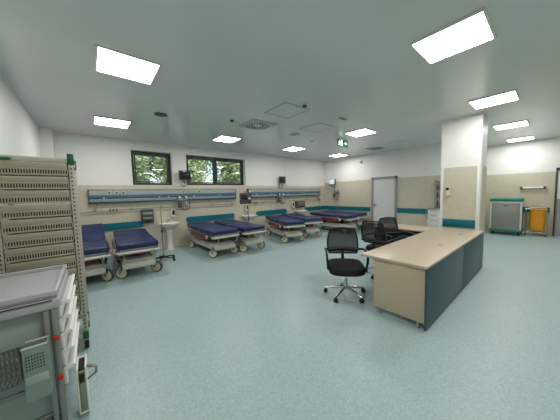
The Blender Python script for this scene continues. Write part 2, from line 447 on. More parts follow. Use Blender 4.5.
# exit sign
t = thing('exit_sign', 'green emergency exit sign with white running figure and arrow under the ceiling', 'sign', (5.91, 4.1, ZC))
m = MB(); m.box((0, .01, -.02), (.3, .06, .04), bev=.006); m.build('mount', M_lbody, t)
m = MB(); m.box((0, 0, -.128), (.50, .03, .205), bev=.004); m.build('sign_panel', M_sign, t)
m = MB(); y0, y1 = -.019, -.014
def icon(mb, pts): mb.prism([(z * .9 + .006, x) for x, z in pts], 1, y0, y1)
icon(m, [(-.10, -.05), (-.02, -.05), (-.02, -.25), (-.10, -.25)])                 # doorway
m.cyl((-.165, y1, -.066), (-.165, y0, -.066), .018, 14)                           # head
icon(m, [(-.19, -.10), (-.145, -.10), (-.15, -.175), (-.195, -.165)])             # torso
icon(m, [(-.15, -.105), (-.105, -.135), (-.112, -.15), (-.155, -.13)])            # arm
icon(m, [(-.19, -.105), (-.23, -.145), (-.218, -.157), (-.18, -.125)])            # back arm
icon(m, [(-.172, -.165), (-.128, -.20), (-.135, -.25), (-.152, -.25), (-.15, -.21), (-.195, -.18)])
icon(m, [(-.195, -.16), (-.20, -.205), (-.245, -.225), (-.24, -.24), (-.18, -.215), (-.165, -.17)])
m.build('running_figure', M_signw, t)
m = MB(); icon(m, [(.05, -.135), (.13, -.135), (.13, -.085), (.22, -.15), (.13, -.215), (.13, -.165), (.05, -.165)]); m.build('arrow', M_signw, t)

# ------------------------------------------------------------------ back-wall services
def trunking(lab, x0, x1):
    t = thing('bedhead_panel', lab, 'wall panel', (x0, YB, 1.48), 0, 'bedhead service panels'); w = x1 - x0
    m = MB(); m.prism([(0, 0), (.0, .36), (-.09, .36), (-.115, .33), (-.115, .2), (-.115, .03), (-.09, 0)][::-1] and [(-.0, 0.0), (-.09, 0.0), (-.115, .03), (-.115, .33), (-.09, .36), (0, .36)], 0, 0, w); m.build('trunking_body', M_pan, t)
    m = MB(); m.box((w / 2, -.118, .185), (w - .02, .012, .07), bev=.003); m.build('blue_strip', M_blue, t)
    m = MB(); m.box((w / 2, -.119, .13), (w - .02, .012, .03), bev=.003); m.build('dark_strip', M_dblue, t)
    m = MB(); m.box((w / 2, -.117, .085), (w - .02, .012, .05), bev=.003); m.build('pale_strip', M_pale, t)
    m = MB(); m.box((w / 2, -.105, .025), (w - .02, .03, .035), bev=.006); m.build('lower_rail', M_dblue, t)
    m = MB(); m.box((w / 2, -.10, .355), (w, .035, .02), bev=.004); m.build('top_rail', M_gsteel, t)
    for s in (0, w):
        m = MB(); m.box((s, -.058, .18), (.02, .125, .37), bev=.005); m.build('end_cap', M_body, t)
    for cx in ([.42, .58, .73, 2.3, 2.45, 2.62, 2.8, 3.3] if x0 < 1 else [.5, .65, 1.4, 2.5, 2.65, 3.6]):
        m = MB(); m.box((cx, -.118, .27), (.075, .014, .075), bev=.006, m=0); m.box((cx, -.126, .27), (.04, .006, .04), m=1)
        m.build('socket', [M_lbody, M_hole], t)
    for cx in ([.3, 1.6, 1.85, 2.62, 3.5] if x0 < 1 else [.35, 1.1, 2.0, 3.0, 3.8]):
        m = MB(); m.cyl((cx, -.115, .13), (cx, -.15, .13), .02, 12); m.build('gas_outlet', M_lbody, t)
    return t
trunking('long grey and blue bedhead service panel under the left windows', -.04, 4.11)
trunking('grey and blue bedhead service panel on the right half of the back wall', 4.67, 8.86)
t = thing('wall_hose', 'thin grey hose drooping from the left end of the bedhead panel', 'hose', (.1, YB - .03, 1.5))
m = MB(); m.tube([(0.02, -.05, 0), (.0, -.06, -.1), (-.08, -.05, -.2), (-.2, -.03, -.24), (-.45, 0, -.25)], .011, 8); m.build('hose', M_gsteel, t)
m = MB(); m.cyl((.02, -.05, .03), (.02, -.05, -.02), .016, 10); m.build('hose_end', M_body, t)

def rail(lab, x0, x1):
    t = thing('equipment_rail', lab, 'rail', (x0, YB, 1.30), 0, 'equipment rails'); w = x1 - x0
    m = MB(); m.cyl((0, -.07, 0), (w, -.07, 0), .014, 10); m.build('rail_bar', M_steel, t)
    n = int(w / .8)
    for k in range(n + 1):
        x = .05 + (w - .1) * k / n; m = MB(); m.box((x, -.035, 0), (.03, .07, .035), bev=.006); m.box((x, -.005, 0), (.06, .012, .07), bev=.003); m.build('rail_bracket', M_gsteel, t)
    for k, x in enumerate((.35, .42, .5)):
        m = MB(); m.box((x, -.075, -.01), (.035, .045, .06), bev=.006); m.build('clamp', M_body, t)
rail('thin steel equipment rail below the left bedhead panel', .02, 4.05)
rail('thin steel equipment rail below the right bedhead panel', 4.56, 8.85)

def monitor(lab, x, y, z, rz, lit, down=True):
    t = thing('patient_monitor', lab, 'monitor', (x, y, z), rz, 'wall monitors')   # local: wall at +Y, screen faces -Y
    m = MB(); m.box((0, -.15, .0), (.37, .07, .30), bev=.014, m=0); m.build('monitor_housing', M_body, t)
    m = MB(); m.box((0, -.187, .012), (.32, .004, .235), bev=.002); m.build('screen', M_lit if lit else M_screen, t)
    m = MB(); m.tube([(0, -.11, -.05), (0, -.06, -.1), (0, -.03, -.22)], .018, 8); m.box((0, -.012, -.24), (.09, .024, .22), bev=.006); m.build('wall_arm', M_lbody, t)
    m = MB(); m.box((-.02, -.06, -.24), (.13, .06, .10), bev=.012, m=0); m.box((.0, -.092, -.23), (.03, .004, .06), m=1); m.build('module', [M_lbody, M_hole], t)
    m = MB(); m.tube([(.06, -.1, -.1), (.09, -.07, -.25), (.06, -.1, -.33), (.01, -.07, -.335)], .007, 6); m.build('cable', M_dark, t)
    return t
monitor('dark patient monitor on a wall arm between the two windows', 2.30, YB, 2.26, .12, False)
monitor('dark patient monitor below the vertical cable chute, middle of the back wall', 6.33, YB, 2.2, .12, False)
monitor('patient monitor with a lit pale screen on the wall left of the door', XD, 6.98, 2.12, -PI / 2, True)

def suction(lab, x, y, z, rz):
    t = thing('suction_set', lab, 'medical device', (x, y, z), rz, 'suction sets')
    m = MB(); m.box((0, -.029, 0), (.26, .06, .05), bev=.006); (m.box((0, .035, -.045), (.06, .1325, .024), bev=.003) if rz == 0 else None); m.build('bracket', M_steel, t)
    for s in (-1, 1):
        m = MB(); m.lathe([(0, -.2), (.042, -.2), (.045, -.18), (.045, -.06), (.03, -.04), (0, -.04)], 16, (s * .08, -.08, 0)); m.build('jar', M_body if s < 0 else M_gsteel, t)
        m = MB(); m.cyl((s * .08, -.05, .07), (s * .08, -.10, .07), .045, 16, m=0); m.cyl((s * .08, -.1, .07), (s * .08, -.103, .07), .036, 16, m=1); m.build('gauge', [M_body, M_lbody], t)
    m = MB(); m.tube([(.08, -.1, -.02), (.16, -.12, -.06), (.15, -.12, -.22), (.06, -.1, -.27), (-.06, -.1, -.24)], .01, 7); m.build('tubing', M_dark, t)
    t.scale = (1.2, 1.2, 1.2)
    return t
suction('suction jars and gauges hanging below the bedhead panel under the left monitor', 2.2, YB - .1212, 1.50, 0)
suction('suction jars and gauges hanging below the right bedhead panel under the middle monitor', 6.2, YB - .1212, 1.50, 0)
suction('suction jars and gauges on the door wall under the lit monitor', XD, 6.82, 1.60, -PI / 2)

def wall_box(lab, x, z, w, h):
    t = thing('dispenser_box', lab, 'dispenser', (x, YB, z), 0, 'grey wall dispensers')
    m = MB(); m.box((0, -.08, 0), (w, .16, h), bev=.02); m.build('box_body', M_body, t)
    m = MB(); m.box((0, -.162, h * .22), (w * .8, .008, h * .16), bev=.003); m.box((0, -.162, -h * .12), (w * .8, .008, h * .12), bev=.003); m.build('pale_band', M_gsteel, t)
    m = MB(); m.box((0, -.163, -h * .36), (w * .5, .008, h * .1), bev=.003); m.build('slot', M_hole, t)
wall_box('dark grey dispenser box on the wall left of the nearest sink', 1.225, 1.06, .31, .40)
wall_box('dark grey dispenser box on the wall above the far sink', 7.46, 1.105, .52, .30)
def soap(lab, x, z):
    t = thing('soap_dispenser', lab, 'dispenser', (x, YB, z), 0, 'white soap dispensers')
    m = MB(); m.box((0, -.05, 0), (.15, .10, .27), bev=.02); m.build('dispenser_case', M_lbody, t)
    m = MB(); m.box((0, -.102, .02), (.07, .006, .14), bev=.002); m.build('level_window', M_hole, t)
    m = MB(); m.box((0, -.06, -.145), (.06, .05, .03), bev=.006); m.build('push_lever', M_gsteel, t)
soap('white soap dispenser with dark window above the nearest sink', 1.935, 1.10)
soap('white soap dispenser with dark window above the middle sink', 4.6, 1.115)
soap('white soap dispenser left of the far grey dispenser box', 7.02, 1.10)

def sink(lab, x):
    t = thing('pedestal_sink', lab, 'sink', (x, YB - .0, 0), 0, 'white pedestal sinks')
    m = MB(); m.lathe([(.11, 0), (.115, .02), (.085, .06), (.075, .3), (.09, .6), (.11, .68)], 20, (0, -.2, 0), sy=.9); m.build('pedestal', M_ceram, t)
    m = MB(); m.lathe([(.10, .66), (.2, .71), (.29, .78), (.305, .82), (.29, .825), (.24, .80), (.16, .74), (.0, .72)], 28, (0, -.265, 0), sy=.84); m.box((0, -.05, .80), (.46, .09, .05), bev=.012); m.build('basin', M_ceram, t)
    m = MB(); m.cyl((0, -.06, .82), (0, -.06, .90), .018, 10); m.tube([(0, -.06, .89), (0, -.1, .925), (0, -.18, .915), (0, -.2, .89)], .012, 8); m.tube([(0, -.06, .90), (0, -.04, .92), (0, -.025, .93)], .008, 6); m.build('faucet', M_chrome, t)
sink('white pedestal sink between the second and third beds', 1.77)
sink('white pedestal sink behind the fourth bed', 4.6)
sink('white pedestal sink behind the sixth bed', 7.36)

def iv_stand(lab, x, y, h, pump, rz=0.0):
    t = thing('infusion_stand', lab, 'stand', (x, y, 0), rz, 'infusion stands')
    m = MB(); m.cyl((0, 0, .1), (0, 0, .75), .015, 10); m.cyl((0, 0, .7), (0, 0, h), .010, 10); m.build('pole', M_chrome, t)
    m = MB(); m.cyl((0, 0, .72), (0, 0, .78), .022, 10); m.build('height_clamp', M_black, t)
    m = MB(); m.lathe([(.05, .07), (.05, .1), (.02, .14)], 14); m.build('hub', M_black, t)
    for k in range(5):
        a = 2 * PI * k / 5 + .4; c, s = math.cos(a), math.sin(a)
        m = MB(); m.tube([(c * .03, s * .03, .09), (c * .15, s * .15, .085), (c * .30, s * .30, .065)], [.02, .017, .014], 8); L = m.build('base_leg', M_black, t)
        m = MB(); q = Vector((c * .29, s * .29, .03)); ax = Vector((-s, c, 0)) * .015; m.cyl(q - ax, q + ax, .03, 12); m.build('caster', M_dark, L)
    m = MB()
    for sx in (-1, 1): m.tube([(0, 0, h - .01), (sx * .08, 0, h), (sx * .10, 0, h + .03)], .005, 6)
    m.build('bag_hook', M_chrome, t)
    if pump:
        m = MB(); m.box((-.10, -.075, pump), (.40, .13, .38), bev=.02); p = m.build('pump_case', M_body, t)
        m = MB(); m.box((-.15, -.142, pump + .05), (.2, .006, .16), bev=.002); m.build('pump_screen', M_screen, p)
        m = MB(); m.cyl((.03, -.138, pump + .0), (.03, -.155, pump + .0), .045, 14); m.build('dial', M_lbody, p)
iv_stand('infusion stand with black five-leg base in front of the nearest sink', 1.32, 6.25, 1.42, None)
iv_stand('infusion stand carrying a dark pump, behind the fourth bed', 4.30, 6.95, 1.72, 1.48, -.4)
t = thing('wall_pole', 'thin vertical pole hanging from the right end of the equipment rail', 'pole', (8.83, YB - .07, 0))
m = MB(); m.cyl((.03, -.02, .72), (.03, -.02, 1.36), .011, 10); m.build('pole_tube', M_steel, t)
m = MB(); m.box((.02, -.005, 1.30), (.05, .07, .06), bev=.008); m.build('rail_clamp', M_body, t)
m = MB(); m.box((.03, .02, .76), (.03, .09, .03), bev=.006); m.build('wall_stay', M_body, t)

# ------------------------------------------------------------------ hospital beds
def make_bed(name, lab, loc, rz, back_ang, rails=(-1, 1)):
    """local: foot end -Y, head end +Y, mattress top .71"""
    t = thing(name, lab, 'bed', loc, rz, 'hospital trolley beds')
    Z = .60
    ys = .12                                        # hinge
    m = MB()
    R = Rx(back_ang)
    def back(c): v = R @ Vector((0, c[1] - ys, c[2] - Z)); return (c[0], v.y + ys, v.z + Z)
    m.box((0, (-1.0 - .42) / 2, Z + .055), (.72, .575, .11), bev=.028, seg=3)
    m.box((0, (-.42 + ys) / 2, Z + .055), (.72, .535, .11), bev=.028, seg=3)
    m.box(back((0, ys + .43, Z + .055)), (.72, .86, .11), rot=R, bev=.028, seg=3)
    mt = m.build('mattress', M_navy, t)
    m = MB(); m.box((0, -.44, Z - .015), (.64, 1.1, .03), bev=.008); m.box(back((0, ys + .42, Z - .015)), (.64, .84, .03), rot=R, bev=.008); m.build('deck', M_gsteel, t)
    if back_ang > .1:
        m = MB(); m.cyl((0, ys + .2, Z - .08), back((0, ys + .55, Z - .03)), .02, 8); m.build('backrest_strut', M_chrome, t)
    m = MB()
    for s in (-1, 1): m.tube([(s * .335, -.99, Z - .05), (s * .335, .95, Z - .05)], .02, 8)
    for y in (-.85, -.2, .3, .9): m.box((0, y, Z - .055), (.66, .05, .035), bev=.006)
    m.build('frame', M_steel, t)
    m = MB(); m.tube([(-.36, -.93, Z - .06), (-.36, -1.02, Z - .06), (-.33, -1.05, Z - .06), (.33, -1.05, Z - .06), (.36, -1.02, Z - .06), (.36, -.93, Z - .06)], .026, 10); m.build('foot_bumper', M_shell, t)
    for s in (-1, 1):
        m = MB(); m.tube([(s * .26, -1.03, Z - .06), (s * .26, -1.09, Z - .06), (s * .26, -1.10, Z - .18), (s * .2, -1.08, Z - .2)], .012, 8); m.build('lifting_handle', M_chrome, t)
    m = MB()
    for s in (-1, 1): m.tube([(s * .30, .93, Z - .05), (s * .30, 1.02, Z - .03), (s * .30, 1.05, .66), (s * .27, 1.05, .69), (s * .1, 1.05, .69), (s * .07, 1.05, .66), (s * .07, 1.05, .58)], .014, 8)
    m.build('push_handle', M_gsteel, t)
    for s in (-1, 1):                               # folded-down side rails
        r = MB(); x = s * .385
        r.box((x, -.05, Z - .09), (.022, 1.22, .11), bev=.010, m=0)
        ro = r.build('side_rail', M_red, t)
        r = MB(); r.tube([(x + s * .012, -.66, Z - .12), (x + s * .012, -.66, Z - .02), (x + s * .012, -.60, Z + .01), (x + s * .012, .5, Z + .01), (x + s * .012, .56, Z - .02), (x + s * .012, .56, Z - .12)], .012, 8); r.build('rail_tube', M_chrome, ro)
        r = MB()
        for k in range(7): r.tube([(x + s * .014, -.52 + k * .17, Z), (x + s * .014, -.44 + k * .17, Z - .16)], .008, 6)
        r.build('rail_strut', M_chrome, ro)
        r = MB(); r.box((x + s * .01, -.69, Z - .06), (.035, .06, .09), bev=.012); r.build('rail_latch', M_lbody, ro)
    m = MB(); m.box((.06, -.72, Z - .15), (.12, .16, .10), bev=.015); m.build('pump_housing', M_red, t)
    # lifting columns and base
    for y in (-.45, .45):
        m = MB(); m.lathe([(.085, .3), (.085, .38), (.078, .385), (.086, .4), (.078, .415), (.086, .43), (.078, .445), (.086, .46), (.078, .475), (.06, .48), (.06, .56)], 16, (0, y, 0)); m.build('lift_column', M_dark, t)
    m = MB()
    m.prism([(-.98, .20), (-.98, .29), (-.86, .35), (-.25, .37), (-.1, .33), (.5, .33), (.85, .33), (.95, .28), (.95, .22), (.5, .2), (-.5, .2)], 0, -.29, .29)
    bmesh.ops.bevel(m.bm, geom=m.bm.edges[:], offset=.02, segments=2, affect='EDGES', clamp_overlap=True)
    b = m.build('base_shell', M_shell, t)
    m = MB(); m.box((0, -.2, .376), (.3, .5, .018), bev=.008); m.build('shell_tray', M_gsteel, b)
    m = MB()
    for y in (-.78, .78): m.box((0, y, .255), (.60, .09, .05), bev=.012)
    m.box((0, 0, .262), (.12, 1.56, .03), bev=.006); m.build('axle_beam', M_gsteel, t)
    for sx in (-1, 1):
        for sy in (-1, 1):
            x, y = sx * .31, sy * .80
            an = {(-1, -1): 1.05, (1, -1): .8, (-1, 1): .5, (1, 1): .35}[(sx, sy)]; Ra = Rz(an); ax = Vector((math.cos(an), math.sin(an), 0))
            m = MB(); m.box((x, y, .238), (.10, .05, .012), rot=Ra, bev=.004)
            for k in (-1, 1): m.box(Vector((x, y, .17)) + ax * k * .046, (.010, .05, .135), rot=Ra, bev=.004)
            f = m.build('caster_fork', M_gsteel, t)
            an = {(-1, -1): 1.05, (1, -1): .8, (-1, 1): .5, (1, 1): .35}[(sx, sy)]; ax = Vector((math.cos(an), math.sin(an), 0)); q = Vector((x, y, .115)) - Vector((-ax.y, ax.x, 0)) * .02
            m = MB(); m.cyl(q - ax * .028, q + ax * .028, .115, 24); m.build('wheel_tyre', M_tyre, f)
            m = MB(); m.cyl(q - ax * .036, q + ax * .036, .095, 24); m.build('wheel_hub', M_hub, f)
            m = MB(); m.tube([(x, y - .02, .24), (x + sx * .0, y + sy * .11, .23), (x + sx * .0, y + sy * .17, .20)], .012, 6); m.build('brake_pedal', M_dark, f)
    for s in (-1, 1):
        m = MB(); m.tube([(s * .28, -.6, .36), (s * .29, -.55, .30), (s * .29, .55, .30), (s * .28, .6, .36)], .012, 8); m.build('pedal_bar', M_chrome, t)
    m = MB(); m.tube([(.15, -.62, .50), (.2, -.8, .44), (.24, -.86, .37)], .009, 6); m.build('foot_lever', M_dark, t)
    return t
HB = 6.27
bedflat = make_bed('hospital_bed', 'navy hospital bed with flat mattress, beside the nearest sink', (.71, HB, 0), math.radians(-2), math.radians(3))
make_bed('hospital_bed', 'navy hospital bed with raised backrest, partly behind the tall rack', (-.165, HB + .04, 0), 0, math.radians(20))
for x, y, a, lab in (
        (2.64, 6.40, 0, 'navy hospital bed right of the nearest sink, red rail along its left side'),
        (3.50, 6.34, 0, 'navy hospital bed fourth from the left, touching the third bed'),
        (5.34, 6.27, -18, 'navy hospital bed at an angle, left one of the middle pair'),
        (6.33, 6.40, -15, 'navy hospital bed at an angle, right one of the middle pair'),
        (7.86, 5.98, -2, 'navy hospital bed in the far corner, left one of the last pair'),
        (8.78, 6.10, 0, 'navy hospital bed closest to the door wall, last on the right')):
    dup(bedflat, lab, (x, y, 0), math.radians(a))

# ------------------------------------------------------------------ desk group
DX0, DX1, DY0, DY1, DZ = 2.82, 6.08, .862, 1.67, .763
t = thing('reception_desk', 'long sand-coloured desk with dark teal front panels', 'desk', (DX0, DY0, 0)); w = DX1 - DX0; d = DY1 - DY0
m = MB(); m.box((w / 2, d / 2, DZ - .0165), (w, d, .033), bev=.005); m.build('worktop', M_desk, t)
m = MB(); m.box((.055, .33, (.07 + DZ - .034) / 2), (.036, .62, DZ - .034 - .07), bev=.003); m.build('end_panel', M_desk, t)
m = MB(); m.box((w - .055, .36, (.07 + DZ - .034) / 2), (.036, .64, DZ - .034 - .07), bev=.003); m.build('end_panel', M_desk, t)
m = MB(); m.box((w / 2, .36, (.07 + DZ - .034) / 2), (.036, .62, DZ - .034 - .07), bev=.003); m.build('middle_panel', M_desk, t)
for k in range(2):
    x0 = .012 + k * (w / 2 - .01); x1 = x0 + w / 2 - .016
    m = MB(); m.box(((x0 + x1) / 2, .012, (.012 + DZ - .036) / 2), (x1 - x0, .02, DZ - .036 - .012), bev=.002); m.build('front_panel', M_dteal, t)
m = MB(); m.box((w / 2, .035, .4), (w - .12, .02, .5), bev=.002); m.build('backing_panel', M_desk, t)
for x in (.055, w / 2, w - .055):
    for y in (.10, .56):
        m = MB(); m.cyl((x, y, 0), (x, y, .08), .022, 12); m.build('foot', M_steel, t)
for gx in (1.29, 2.5):
    m = MB(); m.lathe([(.0, .002), (.022, .002), (.032, .006), (.036, .003), (.036, -.01)], 20, (gx, .22, DZ)); m.build('cable_grommet', M_dframe, t)
m = MB(); m.box((.30, d - .2, .42), (.42, .34, .58), bev=.004)
for k in range(1): pass
m.bm.free()
t = thing('desk_return', 'sand-coloured side desk joined behind the far end of the long desk', 'desk', (5.33, DY1 + .004, 0)); w2 = .72; d2 = 1.15
m = MB(); m.box((w2 / 2, d2 / 2, DZ - .0165), (w2, d2, .033), bev=.005); m.build('worktop', M_desk, t)
m = MB(); m.box((w2 / 2, d2 - .03, (.05 + DZ - .034) / 2), (w2 - .04, .034, DZ - .034 - .05), bev=.003); m.build('end_panel', M_desk, t)
m = MB(); m.box((w2 - .03, d2 / 2, (.05 + DZ - .034) / 2), (.03, d2 - .08, DZ - .034 - .05), bev=.003); m.build('back_panel', M_dteal, t)
for y in (.1, d2 - .03):
    for x in (.08, w2 - .08):
        m = MB(); m.cyl((x, y, 0), (x, y, .06), .02, 10); m.build('foot', M_steel, t)
t = thing('drawer_pedestal', 'dark teal drawer unit under the side desk', 'drawer unit', (5.46, DY1 + .1, 0))
m = MB(); m.box((.24, .25, .33), (.44, .46, .54), bev=.004); m.build('carcass', M_dteal, t)
for k in range(3):
    m = MB(); m.box((.012, .25, .16 + k * .175), (.02, .44, .165), bev=.003); dr = m.build('drawer', M_dteal, t)
    m = MB(); m.box((-.004, .25, .22 + k * .175), (.014, .14, .012), bev=.003); m.build('drawer_handle', M_steel, dr)
for x in (.08, .40):
    for y in (.08, .42):
        m = MB(); m.cyl((x, y, 0), (x, y, .065), .025, 10); m.build('caster', M_dark, t)

# office chair (local: faces -Y)
def make_chair(lab, loc, rz, lift=0.0):
    t = thing('office_chair', lab, 'chair', loc, rz, 'black office chairs'); q = lift; t.scale = (1.03, 1.03, 1.03)
    m = MB()                                        # seat cushion: rounded plan, waterfall front
    n = 28; out = []
    for i in range(n):
        a = 2 * PI * i / n; c, s = math.cos(a), math.sin(a); e = .55
        out.append((.262 * math.copysign(abs(c) ** e, c), -.005 + .265 * math.copysign(abs(s) ** e, s)))
    lay = [(.88, .405), (1.0, .425), (1.0, .475), (.93, .502), (.55, .51)]
    rings = []
    for k, z in lay: rings.append([m.bm.verts.new((x * k, (y + .02) * k - .02, z + q - (.03 if y < -.15 else 0))) for x, y in out])
    for A, B in zip(rings, rings[1:]):
        for j in range(n): m.bm.faces.new((A[j], A[(j + 1) % n], B[(j + 1) % n], B[j]))
    m.bm.faces.new(rings[0][::-1]); m.bm.faces.new(rings[-1]); m.build('seat', M_fabric, t)
    def by(z): return .225 + (z - .5) * .16 + .03 * math.sin((z - .5) * 6)   # back curve
    def bw(z): return .205 + .035 * math.sin(min(1, (z - .52) / .42) * PI) - (0.0 if z < .9 else (z - .9) * .12)
    b = MB()
    zs = [.59 + k * .0475 for k in range(9)]
    L = [Vector((-bw(z), by(z), z + q)) for z in zs]; Rr = [Vector((bw(z), by(z), z + q)) for z in zs]
    b.tube(L + [Vector((-.12, by(.985) + .004, .985 + q)), Vector((0, by(.99) + .008, .99 + q)), Vector((.12, by(.985) + .004, .985 + q))] + Rr[::-1], .014, 8, closed=True)
    bo = b.build('backrest_frame', M_black, t)
    b = MB()
    for z0, z1, p0, p1, p2, p3 in zip(zs, zs[1:], L, L[1:], Rr, Rr[1:]):
        for s in range(4):
            f0, f1 = s / 4, (s + 1) / 4
            def lp(a, c, f): v = a.lerp(c, f); v.y += .045 * (1 - (2 * f - 1) ** 2); return v
            b.quad(lp(p0, p2, f0), lp(p0, p2, f1), lp(p1, p3, f1), lp(p1, p3, f0))
    bmesh.ops.remove_doubles(b.bm, verts=b.bm.verts[:], dist=1e-5)
    b.build('backrest_net', M_net, bo)
    b = MB(); z = .635
    b.tube([(-bw(z) - .01, by(z), z + q), (-.1, by(z) + .03, z + .012 + q), (0, by(z) + .038, z + .015 + q), (.1, by(z) + .03, z + .012 + q), (bw(z) + .01, by(z), z + q)], .034, 10); b.build('lumbar_bar', M_black, bo)
    b = MB(); b.tube([(0, by(.985) - .002 + .03, .95 + q), (0, by(.95) + .02, .93 + q)], .03, 10); b.build('badge', M_black, bo)
    m = MB(); m.tube([(0, .02, .41 + q), (0, .20, .41 + q), (0, .285, .47 + q), (0, by(.6) + .04, .6 + q), (0, by(.66) + .03, .66 + q)], [.03, .03, .026, .022, .02], 8); m.build('back_support', M_black, t)
    for s in (-1, 1):
        m = MB(); m.tube([(s * .22, by(.64), .64 + q), (s * .25, by(.64) - .02, .655 + q), (s * .285, .16, .675 + q), (s * .292, .12, .685 + q), (s * .29, .06, .69 + q), (s * .288, -.10, .688 + q), (s * .286, -.17, .665 + q), (s * .28, -.185, .57 + q), (s * .27, -.14, .45 + q), (s * .215, -.08, .425 + q)], .017, 8); m.build('armrest', M_black, t)
    m = MB(); m.box((0, 0, .40 + q), (.24, .28, .03), bev=.008); m.build('tilt_plate', M_black, t)
    m = MB(); m.cyl((0, 0, .10), (0, 0, .26 + q * .5), .028, 14); m.cyl((0, 0, .24 + q * .5), (0, 0, .395 + q), .016, 12); m.build('gas_lift', M_chrome, t)
    for k in range(5):
        a = 2 * PI * k / 5 + .35; c, s = math.cos(a), math.sin(a)
        m = MB(); m.tube([(c * .02, s * .02, .125), (c * .10, s * .10, .12), (c * .31, s * .31, .075)], [.026, .022, .015], 10); lg = m.build('base_leg', M_chrome, t)
        p = Vector((c * .305, s * .305, .028)); ax = Vector((-s, c, 0))
        m = MB(); m.cyl(p - ax * .026, p - ax * .005, .028, 14); m.cyl(p + ax * .005, p + ax * .026, .028, 14); m.cyl(p + Vector((0, 0, .0)), p + Vector((0, 0, .05)), .009, 8); m.box(p + Vector((0, 0, .03)), (.03, .03, .02), rot=Rz(a), bev=.006); m.build('caster', M_dark, lg)
    return t
ch = make_chair('black office chair with chrome base standing free at the left end of the desk', (2.985, 2.03, 0), math.radians(-47))
make_chair('middle black office chair behind the desk, its back turned to the viewer', (4.225, 2.035, 0), math.radians(82), .055)
dup(ch, 'black office chair farthest back, in front of the side desk', (4.95, 2.07, 0), math.radians(-27))

# ------------------------------------------------------------------ tall tray rack (left)
RX0, RX1, RY0, RY1, RT = -.68, -.115, 3.15, 3.72, 2.02
t = thing('storage_rack', 'tall grey open rack with perforated posts and green caps', 'rack', (RX0, RY0, 0)); w = RX1 - RX0; d = RY1 - RY0
for ix, x in enumerate((.02, w - .02)):
    for iy, y in enumerate((.02, d - .02)):
        m = MB(); m.box((x, y, (.10 + RT) / 2), (.04, .036, RT - .10), bev=.003)
        for k in range(44): m.box((x, y - .0185, .16 + k * .042), (.011, .003, .016), m=1)
        for k in range(44): m.box((x + .0205, y, .16 + k * .042), (.003, .010, .014), m=1)
        p = m.build('post', [M_post, M_hole], t)
        m = MB(); m.box((x, y, RT + .0), (.05, .046, .11), bev=.005); m.build('corner_cap', M_green, p)
        m = MB(); m.box((x, y - .005, .155), (.046, .05, .08), bev=.005); m.build('foot_cap', M_green, p)
        m = MB(); m.cyl((x, y, .065), (x, y, .11), .012, 8); m.box((x, y, .065), (.04, .05, .025), bev=.006); m.cyl((x - .018, y + .015, .04), (x + .018, y + .015, .04), .04, 16); m.build('caster', M_dark, p)
for z, h in ((RT - .018, .045), (.16, .05)):
    for y in (.02, d - .02):
        m = MB(); m.box((w / 2, y, z), (w - .076, .03, h), bev=.004); m.build('frame_rail', M_post, t)
    for x in (.02, w - .02):
        m = MB(); m.box((x, d / 2, z), (.03, d - .07, h), bev=.004); m.build('frame_rail', M_post, t)
m = MB()
for z in [.24 + k * .0675 for k in range(26)]:
    m.box((w - .018, d / 2, z), (.006, d - .06, .04))
for k in range(9): m.box((w - .018, .07 + k * (d - .14) / 8, 1.08), (.007, .022, 1.74))
m.build('side_grid', M_post, t)
m = MB(); m.box((w / 2, d / 2, RT + .004), (w - .03, d - .03, .012), bev=.003); m.build('top_panel', M_post, t)
m = MB(); m.tube([(.06, -.01, RT - .03), (.06, -.03, RT - .028), (.14, -.03, RT - .026), (.14, -.01, RT - .024)], .012, 8); m.build('top_latch', M_green, t)
# trays: solid lip above a band of slots
def tray_mesh(name, lab, z, proto=None):
    if proto: return dup(proto, lab, (RX0 + .05, RY0, z))
    t = thing(name, lab, 'tray', (RX0 + .05, RY0, z), 0, 'slotted trays in the tall rack'); W = w - .10; D = d - .05
    m = MB(); m.box((W / 2, .0, .098), (W, .022, .052), bev=.008); m.build('front_lip', M_rack, t)
    m = MB(); m.box((W / 2, .004, .008), (W, .018, .016), bev=.003)
    n = 26
    for k in range(n + 1): m.box((W * k / n, .004, .035), (.0078, .012, .04))
    m.box((W / 2, .004, .064), (W, .014, .02), bev=.002); m.box((W / 2, .014, .036), (W - .01, .005, .05), m=1); m.build('slotted_front', [M_rack, M_hole], t)  # dark plate behind the slots paints in the shade inside the tray
    m = MB()
    for r in range(2):
        for k in range(30): m.box((W * (k + .5) / 30, -.0125, .088 + r * .014), (.0055, .0035, .005))
    m.build('perforation', M_rack, t)
    m = MB(); m.box((W / 2, D / 2 + .02, .004), (W, D - .05, .008)); m.box((0.004, D / 2 + .02, .06), (.008, D - .05, .11)); m.box((W - .004, D / 2 + .02, .06), (.008, D - .05, .11)); m.box((W / 2, D - .02, .06), (W, .008, .11)); m.build('tray_body', M_rack, t)
    return t
names = ['topmost slotted tray of the tall rack, under the green latch', 'second slotted tray from the top of the tall rack', 'third slotted tray from the top of the tall rack', 'fourth slotted tray from the top of the tall rack',
         'fifth slotted tray from the top of the tall rack', 'sixth slotted tray from the top, just above the cart lid', 'seventh slotted tray of the tall rack, level with the cart lid', 'eighth slotted tray down the tall rack, behind the cart',
         'ninth slotted tray down the tall rack, behind the cart', 'tenth slotted tray down the tall rack, behind the cart', 'eleventh slotted tray, second from the bottom of the rack', 'lowest slotted tray of the tall rack']
T0 = None
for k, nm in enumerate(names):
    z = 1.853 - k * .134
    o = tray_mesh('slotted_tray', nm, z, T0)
    if T0 is None: T0 = o

